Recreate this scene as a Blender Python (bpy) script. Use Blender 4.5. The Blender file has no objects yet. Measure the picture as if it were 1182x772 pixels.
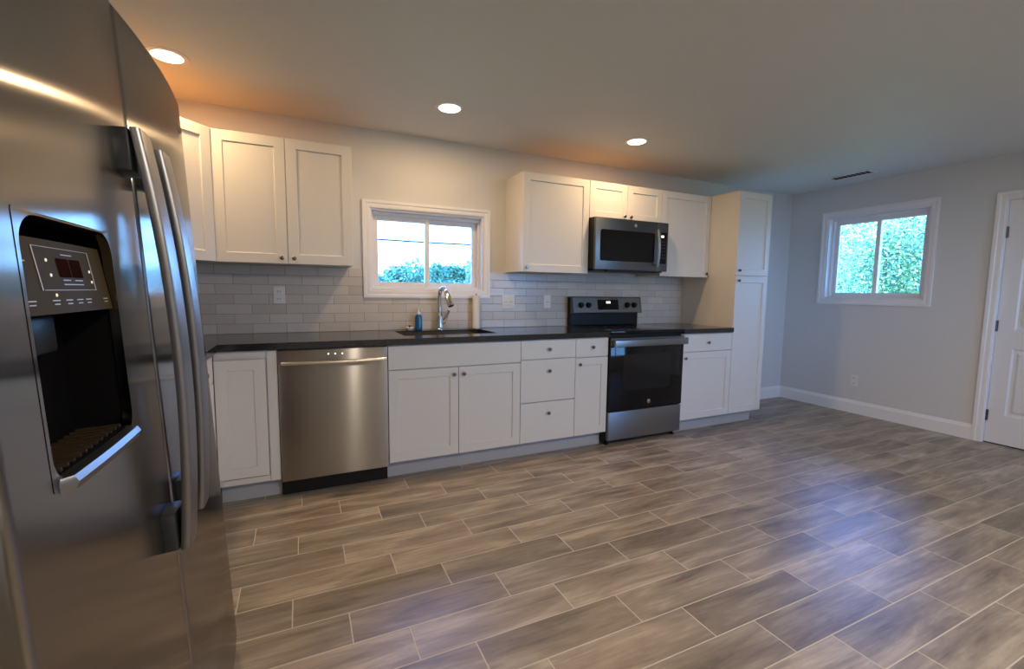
import bpy, bmesh, math, random
from mathutils import Vector, Matrix
random.seed(7)
sc = bpy.context.scene
COL = sc.collection
PI = math.pi

# ------------------------------------------------------------------ camera
CAM = Vector((.1293, -3.4659, 1.2138))
YAW, PITCH, ROLL = .4378, -.0949, .0119
cy, sy, cp, sp, cr, sr = math.cos(YAW), math.sin(YAW), math.cos(PITCH), math.sin(PITCH), math.cos(ROLL), math.sin(ROLL)
F = Vector((sy*cp, cy*cp, sp)); R0 = Vector((cy, -sy, 0)); U0 = R0.cross(F)
Rv = R0*cr + U0*sr; Uv = -R0*sr + U0*cr
cd = bpy.data.cameras.new('camera'); cam = bpy.data.objects.new('camera', cd); COL.objects.link(cam)
M = Matrix((Rv, Uv, -F)).transposed().to_4x4(); M.translation = CAM
cam.matrix_world = M
cd.sensor_width = 36; cd.lens = 521.6/1182*36; cd.clip_start = .02; cd.clip_end = 500
sc.camera = cam

# ------------------------------------------------------------------ exposure, world, sun
sc.view_settings.view_transform = 'Standard'; sc.view_settings.look = 'None'
sc.view_settings.gamma = 1; sc.view_settings.use_curve_mapping = False
sc.view_settings.exposure = 0.15
SKY_STRENGTH = 17.0
LAMP_W = 7.6
FILL_W = 31.0
LAMP_COL = (1.0, .65, .33)
FILL_COL = (1.0, .86, .69)
SUN_W = 10.0
sc.cycles.use_denoising = True
sc.cycles.max_bounces = 10; sc.cycles.diffuse_bounces = 5; sc.cycles.glossy_bounces = 5
sc.cycles.transparent_max_bounces = 12
sc.cycles.sample_clamp_indirect = 6
sc.cycles.caustics_refractive = False

w = bpy.data.worlds.new('sky'); sc.world = w; w.use_nodes = True
nt = w.node_tree; nt.nodes.clear()
wo = nt.nodes.new('ShaderNodeOutputWorld'); bg = nt.nodes.new('ShaderNodeBackground')
tc = nt.nodes.new('ShaderNodeTexCoord'); sx = nt.nodes.new('ShaderNodeSeparateXYZ'); cr_ = nt.nodes.new('ShaderNodeValToRGB')
nt.links.new(tc.outputs['Generated'], sx.inputs[0]); nt.links.new(sx.outputs[2], cr_.inputs[0])
e = cr_.color_ramp.elements
e[0].position = 0.09; e[0].color = (.21, .50, 1.0, 1)
e[1].position = .75; e[1].color = (.10, .26, .90, 1)
m_ = cr_.color_ramp.elements.new(.30); m_.color = (.10, .33, 1.0, 1)
nt.links.new(cr_.outputs[0], bg.inputs[0]); bg.inputs[1].default_value = SKY_STRENGTH
nt.links.new(bg.outputs[0], wo.inputs[0])

sd = bpy.data.lights.new('sun', 'SUN'); sd.energy = SUN_W; sd.angle = .009; sd.color = (1, .95, .85)
so = bpy.data.objects.new('sun', sd); COL.objects.link(so); so.location = (0, 0, 20)
so.rotation_euler = Vector((-.62, -.52, .72)).to_track_quat('Z', 'Y').to_euler()

def portal(name, loc, rot, w_, h_):
    l = bpy.data.lights.new(name, 'AREA'); l.shape = 'RECTANGLE'; l.size = w_; l.size_y = h_
    l.cycles.is_portal = True
    o = bpy.data.objects.new(name, l); COL.objects.link(o); o.location = loc; o.rotation_euler = rot
    return o

# ------------------------------------------------------------------ material helpers
def mat(name, col=(.8,.8,.8), rough=.5, metal=0, spec=.5, aniso=0, tangent=None, emit=None, estr=0, coat=0):
    m = bpy.data.materials.new(name); m.use_nodes = True
    b = m.node_tree.nodes['Principled BSDF']
    b.inputs['Base Color'].default_value = (*col, 1); b.inputs['Roughness'].default_value = rough
    b.inputs['Metallic'].default_value = metal; b.inputs['Specular IOR Level'].default_value = spec
    b.inputs['Anisotropic'].default_value = aniso; b.inputs['Coat Weight'].default_value = coat
    if tangent:
        c = m.node_tree.nodes.new('ShaderNodeCombineXYZ')
        for i in range(3): c.inputs[i].default_value = tangent[i]
        m.node_tree.links.new(c.outputs[0], b.inputs['Tangent'])
    if emit:
        b.inputs['Emission Color'].default_value = (*emit, 1); b.inputs['Emission Strength'].default_value = estr
    return m
def N(m): return m.node_tree.nodes
def L(m, a, b): m.node_tree.links.new(a, b)
def BS(m): return N(m)['Principled BSDF']
def math_(m, op, a, b=None, c=None):
    n = N(m).new('ShaderNodeMath'); n.operation = op
    for i, v in enumerate((a, b, c)):
        if v is None: continue
        if isinstance(v, (int, float)): n.inputs[i].default_value = v
        else: L(m, v, n.inputs[i])
    return n.outputs[0]
def noise(m, vec, scale, detail=4, rough=.5, dist=0):
    n = N(m).new('ShaderNodeTexNoise'); n.inputs['Scale'].default_value = scale; n.inputs['Detail'].default_value = detail
    n.inputs['Roughness'].default_value = rough; n.inputs['Distortion'].default_value = dist
    if vec is not None: L(m, vec, n.inputs['Vector'])
    return n.outputs['Fac']
def ramp(m, fac, stops):
    n = N(m).new('ShaderNodeValToRGB'); L(m, fac, n.inputs[0]); el = n.color_ramp.elements
    while len(el) < len(stops): el.new(.5)
    for i, (p, c) in enumerate(stops): el[i].position = p; el[i].color = (*c, 1)
    return n.outputs[0]
def mixc(m, fac, a, b, mode='MIX'):
    n = N(m).new('ShaderNodeMix'); n.data_type = 'RGBA'; n.blend_type = mode
    for s, v in ((n.inputs[0], fac), (n.inputs[6], a), (n.inputs[7], b)):
        if isinstance(v, (int, float)): s.default_value = v
        elif isinstance(v, tuple): s.default_value = (*v, 1)
        else: L(m, v, s)
    return n.outputs[2]
def pos(m):
    g = N(m).new('ShaderNodeNewGeometry'); s = N(m).new('ShaderNodeSeparateXYZ'); L(m, g.outputs['Position'], s.inputs[0])
    return g.outputs['Position'], s.outputs[0], s.outputs[1], s.outputs[2]
def comb(m, a, b, c=0.0):
    n = N(m).new('ShaderNodeCombineXYZ')
    for i, v in enumerate((a, b, c)):
        if isinstance(v, (int, float)): n.inputs[i].default_value = v
        else: L(m, v, n.inputs[i])
    return n.outputs[0]
def bump(m, h, strength, dist=.002):
    n = N(m).new('ShaderNodeBump'); n.inputs['Strength'].default_value = strength; n.inputs['Distance'].default_value = dist
    L(m, h, n.inputs['Height']); L(m, n.outputs[0], BS(m).inputs['Normal'])

def wall_mat(name, col, bscale=90, bs=.15):
    m = mat(name, col, .75, spec=.25); p = pos(m)[0]
    h = noise(m, p, bscale, 3); bump(m, h, bs, .002); return m
M_wall = wall_mat('wall_paint', (.66, .665, .66))
M_ceil = wall_mat('ceiling_paint', (.69, .71, .70), 16, .5)
BS(M_ceil).inputs['Roughness'].default_value = .55
M_trim = mat('white_trim_paint', (.82, .82, .83), .35)
M_cab = mat('white_cabinet_paint', (.72, .70, .655), .38)
M_toe = mat('grey_toe_kick', (.42, .43, .45), .5)
M_ply = mat('raw_plywood', (.85, .46, .16), .6)
M_doorwhite = mat('white_door_paint', (.76, .77, .80), .35)
M_nickel = mat('brushed_nickel', (.50, .48, .45), .28, 1)
M_knob = mat('dark_nickel_knob', (.20, .19, .18), .25, 1)
M_chrome = mat('chrome', (.62, .62, .62), .12, 1)
M_hinge = mat('dark_nickel', (.13, .13, .135), .4, 1)
M_bracket = mat('bracket_dark', (.05, .055, .065), .35, .6)
M_black = mat('black_plastic', (.010, .010, .011), .4, spec=.25)
M_cavity = mat('matt_black', (.005, .005, .006), .7, spec=.05)
M_glassblk = mat('black_glass', (.006, .006, .007), .06, spec=.28)
M_plate = mat('white_plastic', (.78, .76, .73), .35)
M_slot = mat('slot_dark', (.05, .05, .05), .6)
M_gap = mat('shadow_grey_gasket', (.10, .10, .10), .6)
M_emblem = mat('emblem_metal', (.75, .75, .78), .25, 1)
M_mark = mat('panel_print', (.50, .47, .40), .4)
M_led = mat('indicator_light', (.9, .9, .9), .3, emit=(1, .96, .9), estr=2.0)
M_redseg = mat('dark_red_display', (.022, .008, .007), .6, spec=.0)
M_soap = mat('blue_soap', (.004, .10, .27), .12, coat=.5)
M_paper = mat('white_paper', (.82, .80, .76), .8)
M_rubber = mat('rubber_dark', (.03, .03, .03), .7)
M_diff = mat('lamp_diffuser', (.95, .95, .95), .4, emit=(1, .82, .62), estr=7.0)

def steel(name, col, rough, aniso, tangent):
    m = mat(name, col, rough, 1, aniso=aniso, tangent=tangent)
    return m
M_fridge = steel('fridge_stainless', (.31, .295, .28), .17, 1.0, (0, 1, 0))
M_handle = steel('handle_stainless', (.30, .305, .33), .36, .5, (0, 1, 0))
M_dw = steel('dishwasher_stainless', (.39, .375, .36), .30, 1.0, (0, 0, 1))
M_rangesteel = steel('range_stainless', (.27, .27, .265), .34, .6, (0, 0, 1))
M_slate = steel('microwave_stainless', (.17, .17, .166), .36, .5, (0, 0, 1))
M_dwbar = mat('bright_bar', (.80, .76, .70), .25, 1)

# black stone worktop
M_stone = mat('black_granite', (.012, .012, .014), .12, spec=.6)
p_ = pos(M_stone)[0]
c_ = ramp(M_stone, noise(M_stone, p_, 160, 3), [(.0, (.009, .009, .011)), (.62, (.016, .016, .019)), (.78, (.06, .06, .065))])
L(M_stone, c_, BS(M_stone).inputs['Base Color'])

# floor: wood-look planks laid in steps of a third
M_floor = mat('wood_look_tile', (.3, .25, .2), .34, spec=1.0)
P, X, Y, Z = pos(M_floor)
PW, PL = .1645, .597
v = math_(M_floor, 'DIVIDE', math_(M_floor, 'SUBTRACT', -.612, Y), PW)
row = math_(M_floor, 'FLOOR', v); fv = math_(M_floor, 'SUBTRACT', v, row)
u = math_(M_floor, 'DIVIDE', math_(M_floor, 'SUBTRACT', math_(M_floor, 'SUBTRACT', X, .104), math_(M_floor, 'MULTIPLY', row, .193)), PL)
cu = math_(M_floor, 'FLOOR', u); fu = math_(M_floor, 'SUBTRACT', u, cu)
dv = math_(M_floor, 'MULTIPLY', math_(M_floor, 'SUBTRACT', .5, math_(M_floor, 'ABSOLUTE', math_(M_floor, 'SUBTRACT', fv, .5))), PW)
du = math_(M_floor, 'MULTIPLY', math_(M_floor, 'SUBTRACT', .5, math_(M_floor, 'ABSOLUTE', math_(M_floor, 'SUBTRACT', fu, .5))), PL)
d_ = math_(M_floor, 'MINIMUM', dv, du)
grout = math_(M_floor, 'LESS_THAN', d_, .0021)
wn = N(M_floor).new('ShaderNodeTexWhiteNoise'); wn.noise_dimensions = '2D'; L(M_floor, comb(M_floor, row, cu), wn.inputs['Vector'])
rnd = wn.outputs['Value']
off = math_(M_floor, 'MULTIPLY', rnd, 37.0)
gv = comb(M_floor, math_(M_floor, 'ADD', math_(M_floor, 'MULTIPLY', X, 1.5), off), math_(M_floor, 'ADD', math_(M_floor, 'MULTIPLY', Y, 9.0), off), off)
g1 = noise(M_floor, gv, 1.25, 8, .62, .55)
gv2 = comb(M_floor, math_(M_floor, 'ADD', math_(M_floor, 'MULTIPLY', X, 5), off), math_(M_floor, 'MULTIPLY', Y, 90.0), off)
g2 = noise(M_floor, gv2, 1.0, 4, .6, .3)
g3 = noise(M_floor, comb(M_floor, math_(M_floor, 'ADD', X, off), math_(M_floor, 'MULTIPLY', Y, 2.0), off), 3.2, 3, .5, .5)
fac = math_(M_floor, 'ADD', math_(M_floor, 'ADD', math_(M_floor, 'MULTIPLY', g1, .64), math_(M_floor, 'MULTIPLY', g2, .19)), math_(M_floor, 'MULTIPLY', g3, .17))
wood = ramp(M_floor, fac, [(.34, (.105, .088, .070)), (.43, (.20, .168, .135)), (.52, (.29, .25, .20)), (.62, (.45, .40, .33))])
tint = mixc(M_floor, rnd, (.84, .80, .74), (1.16, 1.10, 1.02))
wood = mixc(M_floor, 1.0, wood, tint, 'MULTIPLY')
L(M_floor, mixc(M_floor, grout, wood, (.58, .53, .44)), BS(M_floor).inputs['Base Color'])
L(M_floor, math_(M_floor, 'ADD', .40, math_(M_floor, 'MULTIPLY', grout, .4)), BS(M_floor).inputs['Roughness'])
hh = math_(M_floor, 'ADD', math_(M_floor, 'MULTIPLY', math_(M_floor, 'MINIMUM', d_, .004), 250), math_(M_floor, 'MULTIPLY', g2, .25))
bump(M_floor, hh, .25, .0015)

# backsplash tile
M_tile = mat('backsplash_tile', (.6, .58, .55), .28)
P, X, Y, Z = pos(M_tile)
TH, TL = .0652, .204
v = math_(M_tile, 'DIVIDE', math_(M_tile, 'SUBTRACT', Z, .914), TH)
row = math_(M_tile, 'FLOOR', v); fv = math_(M_tile, 'SUBTRACT', v, row)
u = math_(M_tile, 'ADD', math_(M_tile, 'DIVIDE', math_(M_tile, 'SUBTRACT', X, .040), TL), math_(M_tile, 'MULTIPLY', row, .5))
cu = math_(M_tile, 'FLOOR', u); fu = math_(M_tile, 'SUBTRACT', u, cu)
dv = math_(M_tile, 'MULTIPLY', math_(M_tile, 'SUBTRACT', .5, math_(M_tile, 'ABSOLUTE', math_(M_tile, 'SUBTRACT', fv, .5))), TH)
du = math_(M_tile, 'MULTIPLY', math_(M_tile, 'SUBTRACT', .5, math_(M_tile, 'ABSOLUTE', math_(M_tile, 'SUBTRACT', fu, .5))), TL)
d_ = math_(M_tile, 'MINIMUM', dv, du)
g = math_(M_tile, 'LESS_THAN', d_, .0014)
wn = N(M_tile).new('ShaderNodeTexWhiteNoise'); wn.noise_dimensions = '2D'; L(M_tile, comb(M_tile, row, cu), wn.inputs['Vector'])
cc = mixc(M_tile, wn.outputs['Value'], (.54, .49, .43), (.66, .61, .54))
cc = mixc(M_tile, math_(M_tile, 'MULTIPLY', noise(M_tile, P, 14, 4, .6), .35), cc, (.45, .43, .41))
L(M_tile, mixc(M_tile, g, cc, (.26, .22, .19)), BS(M_tile).inputs['Base Color'])
L(M_tile, math_(M_tile, 'ADD', .25, math_(M_tile, 'MULTIPLY', g, .5)), BS(M_tile).inputs['Roughness'])
bump(M_tile, math_(M_tile, 'ADD', math_(M_tile, 'MULTIPLY', math_(M_tile, 'MINIMUM', d_, .003), 330), math_(M_tile, 'MULTIPLY', noise(M_tile, P, 30, 2), .5)), .35, .0015)

# window glass: thin pane
M_pane = bpy.data.materials.new('window_glass'); M_pane.use_nodes = True
nt = M_pane.node_tree; nt.nodes.clear()
o_ = nt.nodes.new('ShaderNodeOutputMaterial'); mx = nt.nodes.new('ShaderNodeMixShader'); tr = nt.nodes.new('ShaderNodeBsdfTransparent'); gl = nt.nodes.new('ShaderNodeBsdfGlossy')
gl.inputs['Roughness'].default_value = .02; fr = nt.nodes.new('ShaderNodeFresnel'); fr.inputs[0].default_value = 1.45
tr.inputs[0].default_value = (.94, .97, .98, 1)
nt.links.new(fr.outputs[0], mx.inputs[0]); nt.links.new(tr.outputs[0], mx.inputs[1]); nt.links.new(gl.outputs[0], mx.inputs[2]); nt.links.new(mx.outputs[0], o_.inputs[0])

def leaf_mat(name, a, b, c):
    m = mat(name, a, .45); g = N(m).new('ShaderNodeNewGeometry')
    col = ramp(m, g.outputs['Random Per Island'], [(.0, a), (.5, b), (1., c)])
    L(m, col, BS(m).inputs['Base Color'])
    t = N(m).new('ShaderNodeBsdfTranslucent'); L(m, col, t.inputs[0])
    mx = N(m).new('ShaderNodeMixShader'); mx.inputs[0].default_value = .35
    L(m, BS(m).outputs[0], mx.inputs[1]); L(m, t.outputs[0], mx.inputs[2])
    L(m, mx.outputs[0], N(m)['Material Output'].inputs[0]); return m
M_leaf_far = leaf_mat('leaves_blue_green', (.02, .10, .08), (.06, .24, .16), (.16, .42, .25))
M_leaf_near = leaf_mat('leaves_yellow_green', (.02, .13, .13), (.20, .42, .16), (.80, .88, .50))
M_bark = mat('bark', (.12, .09, .06), .9)
M_grass = wall_mat('grass', (.10, .20, .05), 8, .3)
M_wire = mat('wire_rubber', (.03, .03, .03), .6)
M_siding = mat('outside_siding', (.6, .6, .58), .7)

# ------------------------------------------------------------------ geometry helpers
ORG = {}
def box(bm, x0, x1, y0, y1, z0, z1, bev=0, seg=1):
    vs = [bm.verts.new(p) for p in ((x0,y0,z0),(x1,y0,z0),(x1,y1,z0),(x0,y1,z0),(x0,y0,z1),(x1,y0,z1),(x1,y1,z1),(x0,y1,z1))]
    fs = [bm.faces.new([vs[i] for i in f]) for f in ((3,2,1,0),(4,5,6,7),(0,1,5,4),(1,2,6,5),(2,3,7,6),(3,0,4,7))]
    if bev:
        es = list({e for f in fs for e in f.edges})
        bmesh.ops.bevel(bm, geom=es, offset=bev, segments=seg, profile=.5, affect='EDGES')
def tube(bm, pts, r, seg=12, caps=True, rs=None, flat=1.0, up=None):
    pts = [Vector(p) for p in pts]; rings = []
    n = len(pts); prev = None
    for i, p in enumerate(pts):
        t = (pts[min(i+1, n-1)] - pts[max(i-1, 0)]).normalized()
        if prev is None:
            a = Vector(up) if up else (Vector((0,0,1)) if abs(t.z) < .9 else Vector((1,0,0)))
            s = t.cross(a).normalized()
        else:
            s = (prev - t*prev.dot(t)).normalized()
        prev = s; b = s.cross(t)
        rr = rs[i] if rs else r
        rings.append([bm.verts.new(p + s*math.cos(2*PI*k/seg)*rr + b*math.sin(2*PI*k/seg)*rr*flat) for k in range(seg)])
    for a, b in zip(rings, rings[1:]):
        for k in range(seg): bm.faces.new((a[k], a[(k+1)%seg], b[(k+1)%seg], b[k]))
    if caps: bm.faces.new(rings[0][::-1]); bm.faces.new(rings[-1])
def lathe(bm, c, axis, prof, seg=24):
    """prof: (distance along axis, radius)"""
    c = Vector(c); ax = Vector(axis).normalized(); a = ax.orthogonal().normalized(); b = ax.cross(a); rings = []
    for h, r in prof:
        r = max(r, 1e-4)
        rings.append([bm.verts.new(c + ax*h + (a*math.cos(2*PI*k/seg) + b*math.sin(2*PI*k/seg))*r) for k in range(seg)])
    for p, q in zip(rings, rings[1:]):
        for k in range(seg): bm.faces.new((p[k], p[(k+1)%seg], q[(k+1)%seg], q[k]))
    bm.faces.new(rings[0][::-1]); bm.faces.new(rings[-1])
def BM(): return bmesh.new()
def B(*a, **k):
    bm = BM(); box(bm, *a, **k); return bm
def empty(name, loc, label, cat, group=None, rot=(0,0,0)):
    o = bpy.data.objects.new(name, None); COL.objects.link(o); o.location = loc; o.rotation_euler = rot
    o.empty_display_size = .1; ORG[o] = Vector(loc)
    o['label'] = label; o['category'] = cat
    if group: o['group'] = group
    return o
def obj(name, bm, m, parent=None, smooth=False, label=None, cat=None, group=None, kind=None, angle=35):
    bmesh.ops.recalc_face_normals(bm, faces=bm.faces[:])
    xs = [v.co.x for v in bm.verts]; ys = [v.co.y for v in bm.verts]; zs = [v.co.z for v in bm.verts]
    o0 = Vector(((min(xs)+max(xs))/2, (min(ys)+max(ys))/2, min(zs)))
    for v in bm.verts: v.co -= o0
    me = bpy.data.meshes.new(name); bm.to_mesh(me); bm.free()
    for mm in (m if isinstance(m, (list, tuple)) else [m]): me.materials.append(mm)
    if smooth:
        for p in me.polygons: p.use_smooth = True
        try: me.set_sharp_from_angle(angle=math.radians(angle))
        except Exception: pass
    o = bpy.data.objects.new(name, me); COL.objects.link(o)
    ORG[o] = o0
    if parent: o.parent = parent; o.location = o0 - ORG[parent]
    else: o.location = o0
    if label: o['label'] = label
    if cat: o['category'] = cat
    if group: o['group'] = group
    if kind: o['kind'] = kind
    return o
def struct(name, bm, m, parent=None, **k):
    return obj(name, bm, m, parent, kind=None if parent else 'structure', **k)

# shaker panel in a local frame: u right, v up, n outward
def shaker(bm, o, ud, nd, w_, h_, t=.019, fr=.057, rec=.008, flat=False):
    o = Vector(o); ud = Vector(ud); nd = Vector(nd); vd = Vector((0,0,1))
    def P_(a, b, c): return bm.verts.new(o + ud*a + vd*b + nd*c)
    e_ = .0015
    def loop(i, c): return [P_(i, i, c), P_(w_-i, i, c), P_(w_-i, h_-i, c), P_(i, h_-i, c)]
    ls = [loop(0, 0), loop(0, t-e_), loop(e_, t)]
    if not flat: ls += [loop(fr, t), loop(fr+.004, t-rec)]
    bm.faces.new(ls[0][::-1])
    for a, b in zip(ls, ls[1:]):
        for k in range(4): bm.faces.new((a[k], a[(k+1)%4], b[(k+1)%4], b[k]))
    bm.faces.new(ls[-1])
def knob(parent, p, nd):
    bm = BM(); lathe(bm, p, nd, [(-.0005,.006),(.010,.0055),(.013,.010),(.016,.0125),(.021,.0125),(.024,.009),(.0245,.001)], 16)
    return obj('knob', bm, M_knob, parent, True)
def front(name, parent, x0, x1, z0, z1, y, kn=None, flat=False, g=.0018):
    bm = BM(); shaker(bm, (x0+g, y, z0+g), (1,0,0), (0,-1,0), x1-x0-2*g, z1-z0-2*g, flat=flat)
    d = obj(name, bm, M_cab, parent)
    if kn: knob(d, (kn[0], y-.019, kn[1]), (0,-1,0))
    return d

# ------------------------------------------------------------------ dimensions
XL, XR, YB, YF, ZC = -.93, 5.30, 0.0, -5.60, 2.354
T = .14
# ------------------------------------------------------------------ room shell
struct('floor', B(XL-T, XR+T, YF-T, YB+T, -.12, 0), M_floor)
struct('ceiling', B(XL-T, XR+T, YF-T, YB+T, ZC, ZC+.15), M_ceil)
struct('roof', B(XL-.8, XR+.55, YF-2.6, YB+.45, ZC+.152, ZC+.30), M_siding)  # unseen; deep rear overhang added to keep direct sun out of the room
KX0, KX1, KZ0, KZ1 = .603, 1.485, 1.212, 1.806     # kitchen window opening
RY0, RY1, RZ0, RZ1 = -1.297, -.418, 1.178, 2.035   # right window opening
DY0, DY1, DZ1 = -2.60, -1.785, 1.995               # door opening
bm = BM()
box(bm, XL-T, KX0, YB, YB+T, 0, ZC); box(bm, KX1, XR+T, YB, YB+T, 0, ZC)
box(bm, KX0, KX1, YB, YB+T, 0, KZ0); box(bm, KX0, KX1, YB, YB+T, KZ1, ZC)
struct('wall_back', bm, M_wall)
bm = BM()
box(bm, XR, XR+T, RY1, YB, 0, ZC); box(bm, XR, XR+T, RY0, RY1, 0, RZ0); box(bm, XR, XR+T, RY0, RY1, RZ1, ZC)
box(bm, XR, XR+T, DY1, RY0, 0, ZC); box(bm, XR, XR+T, DY0, DY1, DZ1, ZC); box(bm, XR, XR+T, YF, DY0, 0, ZC)
struct('wall_right', bm, M_wall)
struct('wall_left', B(XL-T, XL, YF, YB, 0, ZC), M_wall)
FX0, FX1, FZ0, FZ1 = 3.3, 4.9, .85, 2.08          # unseen window added behind the camera to bring in fill daylight
bm = BM()
box(bm, XL-T, FX0, YF-T, YF, 0, ZC); box(bm, FX1, XR+T, YF-T, YF, 0, ZC); box(bm, FX0, FX1, YF-T, YF, 0, FZ0); box(bm, FX0, FX1, YF-T, YF, FZ1, ZC)
struct('wall_front', bm, M_wall)

def base_prof(bm, a, b, n, h=.132, t=.015):
    # baseboard from point a to b on the wall, n = direction into the room
    a = Vector(a); b = Vector(b); n = Vector(n)
    pr = [(0,0),(t,0),(t,h*.78),(t*.75,h*.84),(t*.5,h*.93),(t*.3,h),(0,h)]
    r = [[bm.verts.new(p + n*d + Vector((0,0,z))) for d, z in pr] for p in (a, b)]
    k = len(pr)
    for i in range(k): bm.faces.new((r[0][i], r[0][(i+1)%k], r[1][(i+1)%k], r[1][i]))
    bm.faces.new(r[0][::-1]); bm.faces.new(r[1])
bm = BM(); base_prof(bm, (XR, 0, 0), (XR, -1.722, 0), (-1,0,0)); struct('baseboard_right', bm, M_trim)
bm = BM(); base_prof(bm, (4.085, 0, 0), (XR-.0155, 0, 0), (0,-1,0)); struct('baseboard_back', bm, M_trim)
bm = BM(); base_prof(bm, (XR, -2.665, 0), (XR, YF, 0), (-1,0,0)); struct('baseboard_right_far', bm, M_trim)

def casing(bm, axis, pl, n, a0, a1, z0, z1, w_, legs_only_bottom=False):
    """picture-frame casing with a stepped profile, mitred. axis 'x' or 'y'; n = +-1 into room"""
    prof = [(0, .0), (0, .011), (.010, .014), (w_*.55, .014), (w_*.66, .019), (w_, .019), (w_, 0)]
    def V_(a, z, d):
        return bm.verts.new((a, pl+n*d, z) if axis == 'x' else (pl+n*d, a, z))
    rings = []
    if not legs_only_bottom:
        cs = [(a0, z0, -1, -1), (a1, z0, 1, -1), (a1, z1, 1, 1), (a0, z1, -1, 1)]
    else:
        cs = [(a0, z0, -1, 0), (a0, z1, -1, 1), (a1, z1, 1, 1), (a1, z0, 1, 0)]
    for a, z, sa, sz in cs: rings.append([V_(a+sa*o, z+sz*o, d) for o, d in prof])
    k = len(prof); m_ = 4 if not legs_only_bottom else 3
    for i in range(m_):
        p, q = rings[i], rings[(i+1)%4]
        for j in range(k): bm.faces.new((p[j], p[(j+1)%k], q[(j+1)%k], q[j]))
    if legs_only_bottom: bm.faces.new(rings[0]); bm.faces.new(rings[3][::-1])

def slider(name, axis, pl, d, a0, a1, z0, z1, panes=2, fw=.036, lbl=None):
    """sliding window unit set in an opening; pl = wall face, d = +1 outward direction along the other axis"""
    def bx(bm, A0, A1, D0, D1, Z0, Z1, bev=.002):
        lo, hi = sorted((pl+d*D0, pl+d*D1))
        if axis == 'x': box(bm, A0, A1, lo, hi, Z0, Z1, bev)
        else: box(bm, lo, hi, A0, A1, Z0, Z1, bev)
    bm = BM()   # outer frame and jamb liner
    for A0, A1, Z0, Z1 in ((a0, a0+.012, z0, z1), (a1-.012, a1, z0, z1), (a0+.012, a1-.012, z0, z0+.014), (a0+.012, a1-.012, z1-.014, z1)):
        bx(bm, A0, A1, 0, T, Z0, Z1)
    f = .028
    for A0, A1, Z0, Z1 in ((a0+.012, a0+f, z0+.014, z1-.014), (a1-f, a1-.012, z0+.014, z1-.014), (a0+f, a1-f, z0+.014, z0+f), (a0+f, a1-f, z1-f-.012, z1-.014)):
        bx(bm, A0, A1, .055, .13, Z0, Z1)
    root = struct(name, bm, M_trim)
    i0, i1, zz0, zz1 = a0+f, a1-f, z0+f, z1-f-.012
    pw = (i1-i0+.03*(panes-1))/panes
    for k in range(panes):
        A = i0 + k*(pw-.03); dd = (.065, .095) if k % 2 == 0 else (.098, .126)
        bm = BM()
        bx(bm, A, A+fw, *dd, zz0, zz1); bx(bm, A+pw-fw, A+pw, *dd, zz0, zz1)
        bx(bm, A+fw, A+pw-fw, *dd, zz0, zz0+fw); bx(bm, A+fw, A+pw-fw, *dd, zz1-fw, zz1)
        s = obj('window_sash', bm, M_trim, root)
        bm = BM(); m_ = (dd[0]+dd[1])/2; bx(bm, A+fw-.005, A+pw-fw+.005, m_-.002, m_+.002, zz0+fw-.005, zz1-fw+.005, 0)
        obj('glass_pane', bm, M_pane, s)
    return root
w1 = slider('window_1', 'x', 0, 1, KX0, KX1, KZ0, KZ1)
bm = BM(); casing(bm, 'x', 0, -1, KX0, KX1, KZ0, KZ1, .055); obj('window_casing', bm, M_trim, w1)
w2 = slider('window_2', 'y', XR, 1, RY0, RY1, RZ0, RZ1)
bm = BM(); casing(bm, 'y', XR, -1, RY0, RY1, RZ0, RZ1, .058); obj('window_casing', bm, M_trim, w2)
w3 = slider('window_3', 'x', YF, -1, FX0, FX1, FZ0, FZ1, 2, .05)
bm = BM(); casing(bm, 'x', YF, 1, FX0, FX1, FZ0, FZ1, .06); obj('window_casing', bm, M_trim, w3)
portal('portal_back', ((KX0+KX1)/2, T+.01, (KZ0+KZ1)/2), (-PI/2, 0, 0), KX1-KX0, KZ1-KZ0)
portal('portal_right', (XR+T+.01, (RY0+RY1)/2, (RZ0+RZ1)/2), (0, PI/2, 0), RZ1-RZ0, RY1-RY0)
portal('portal_front', ((FX0+FX1)/2, YF-T-.01, (FZ0+FZ1)/2), (PI/2, 0, 0), FX1-FX0, FZ1-FZ0)

# door on the right wall
bm = BM()
W_ = DY1-DY0-.012; H_ = DZ1-.012
# slab with six sunk panels on the room side, modelled as grid
ys = [DY0+.006]
cols = [(DY0+.11, DY0+.35), (DY1-.35, DY1-.11)]
rows = [(.245, .80), (.95, 1.52), (1.63, 1.88)]
yb = sorted({DY0+.006, DY1-.006, *[c for p in cols for c in p]}); zb = sorted({.008, DZ1-.004, *[c for p in rows for c in p]})
xf = XR+.022
for i in range(len(yb)-1):
    for j in range(len(zb)-1):
        a0, a1, b0, b1 = yb[i], yb[i+1], zb[j], zb[j+1]
        ispan = (a0, a1) in cols and (b0, b1) in rows
        def q(i_, dx): return [bm.verts.new((xf+dx, a, z)) for a, z in ((a0+i_, b0+i_), (a1-i_, b0+i_), (a1-i_, b1-i_), (a0+i_, b1-i_))]
        if not ispan: bm.faces.new(q(0, 0)); continue
        ls = [q(0, 0), q(.012, .009), q(.028, .009), q(.045, .002)]
        for p, r in zip(ls, ls[1:]):
            for k in range(4): bm.faces.new((p[k], p[(k+1)%4], r[(k+1)%4], r[k]))
        bm.faces.new(ls[-1])
bmesh.ops.remove_doubles(bm, verts=bm.verts[:], dist=1e-5)
box(bm, xf+.012, xf+.038, yb[0], yb[-1], zb[0], zb[-1])
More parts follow.
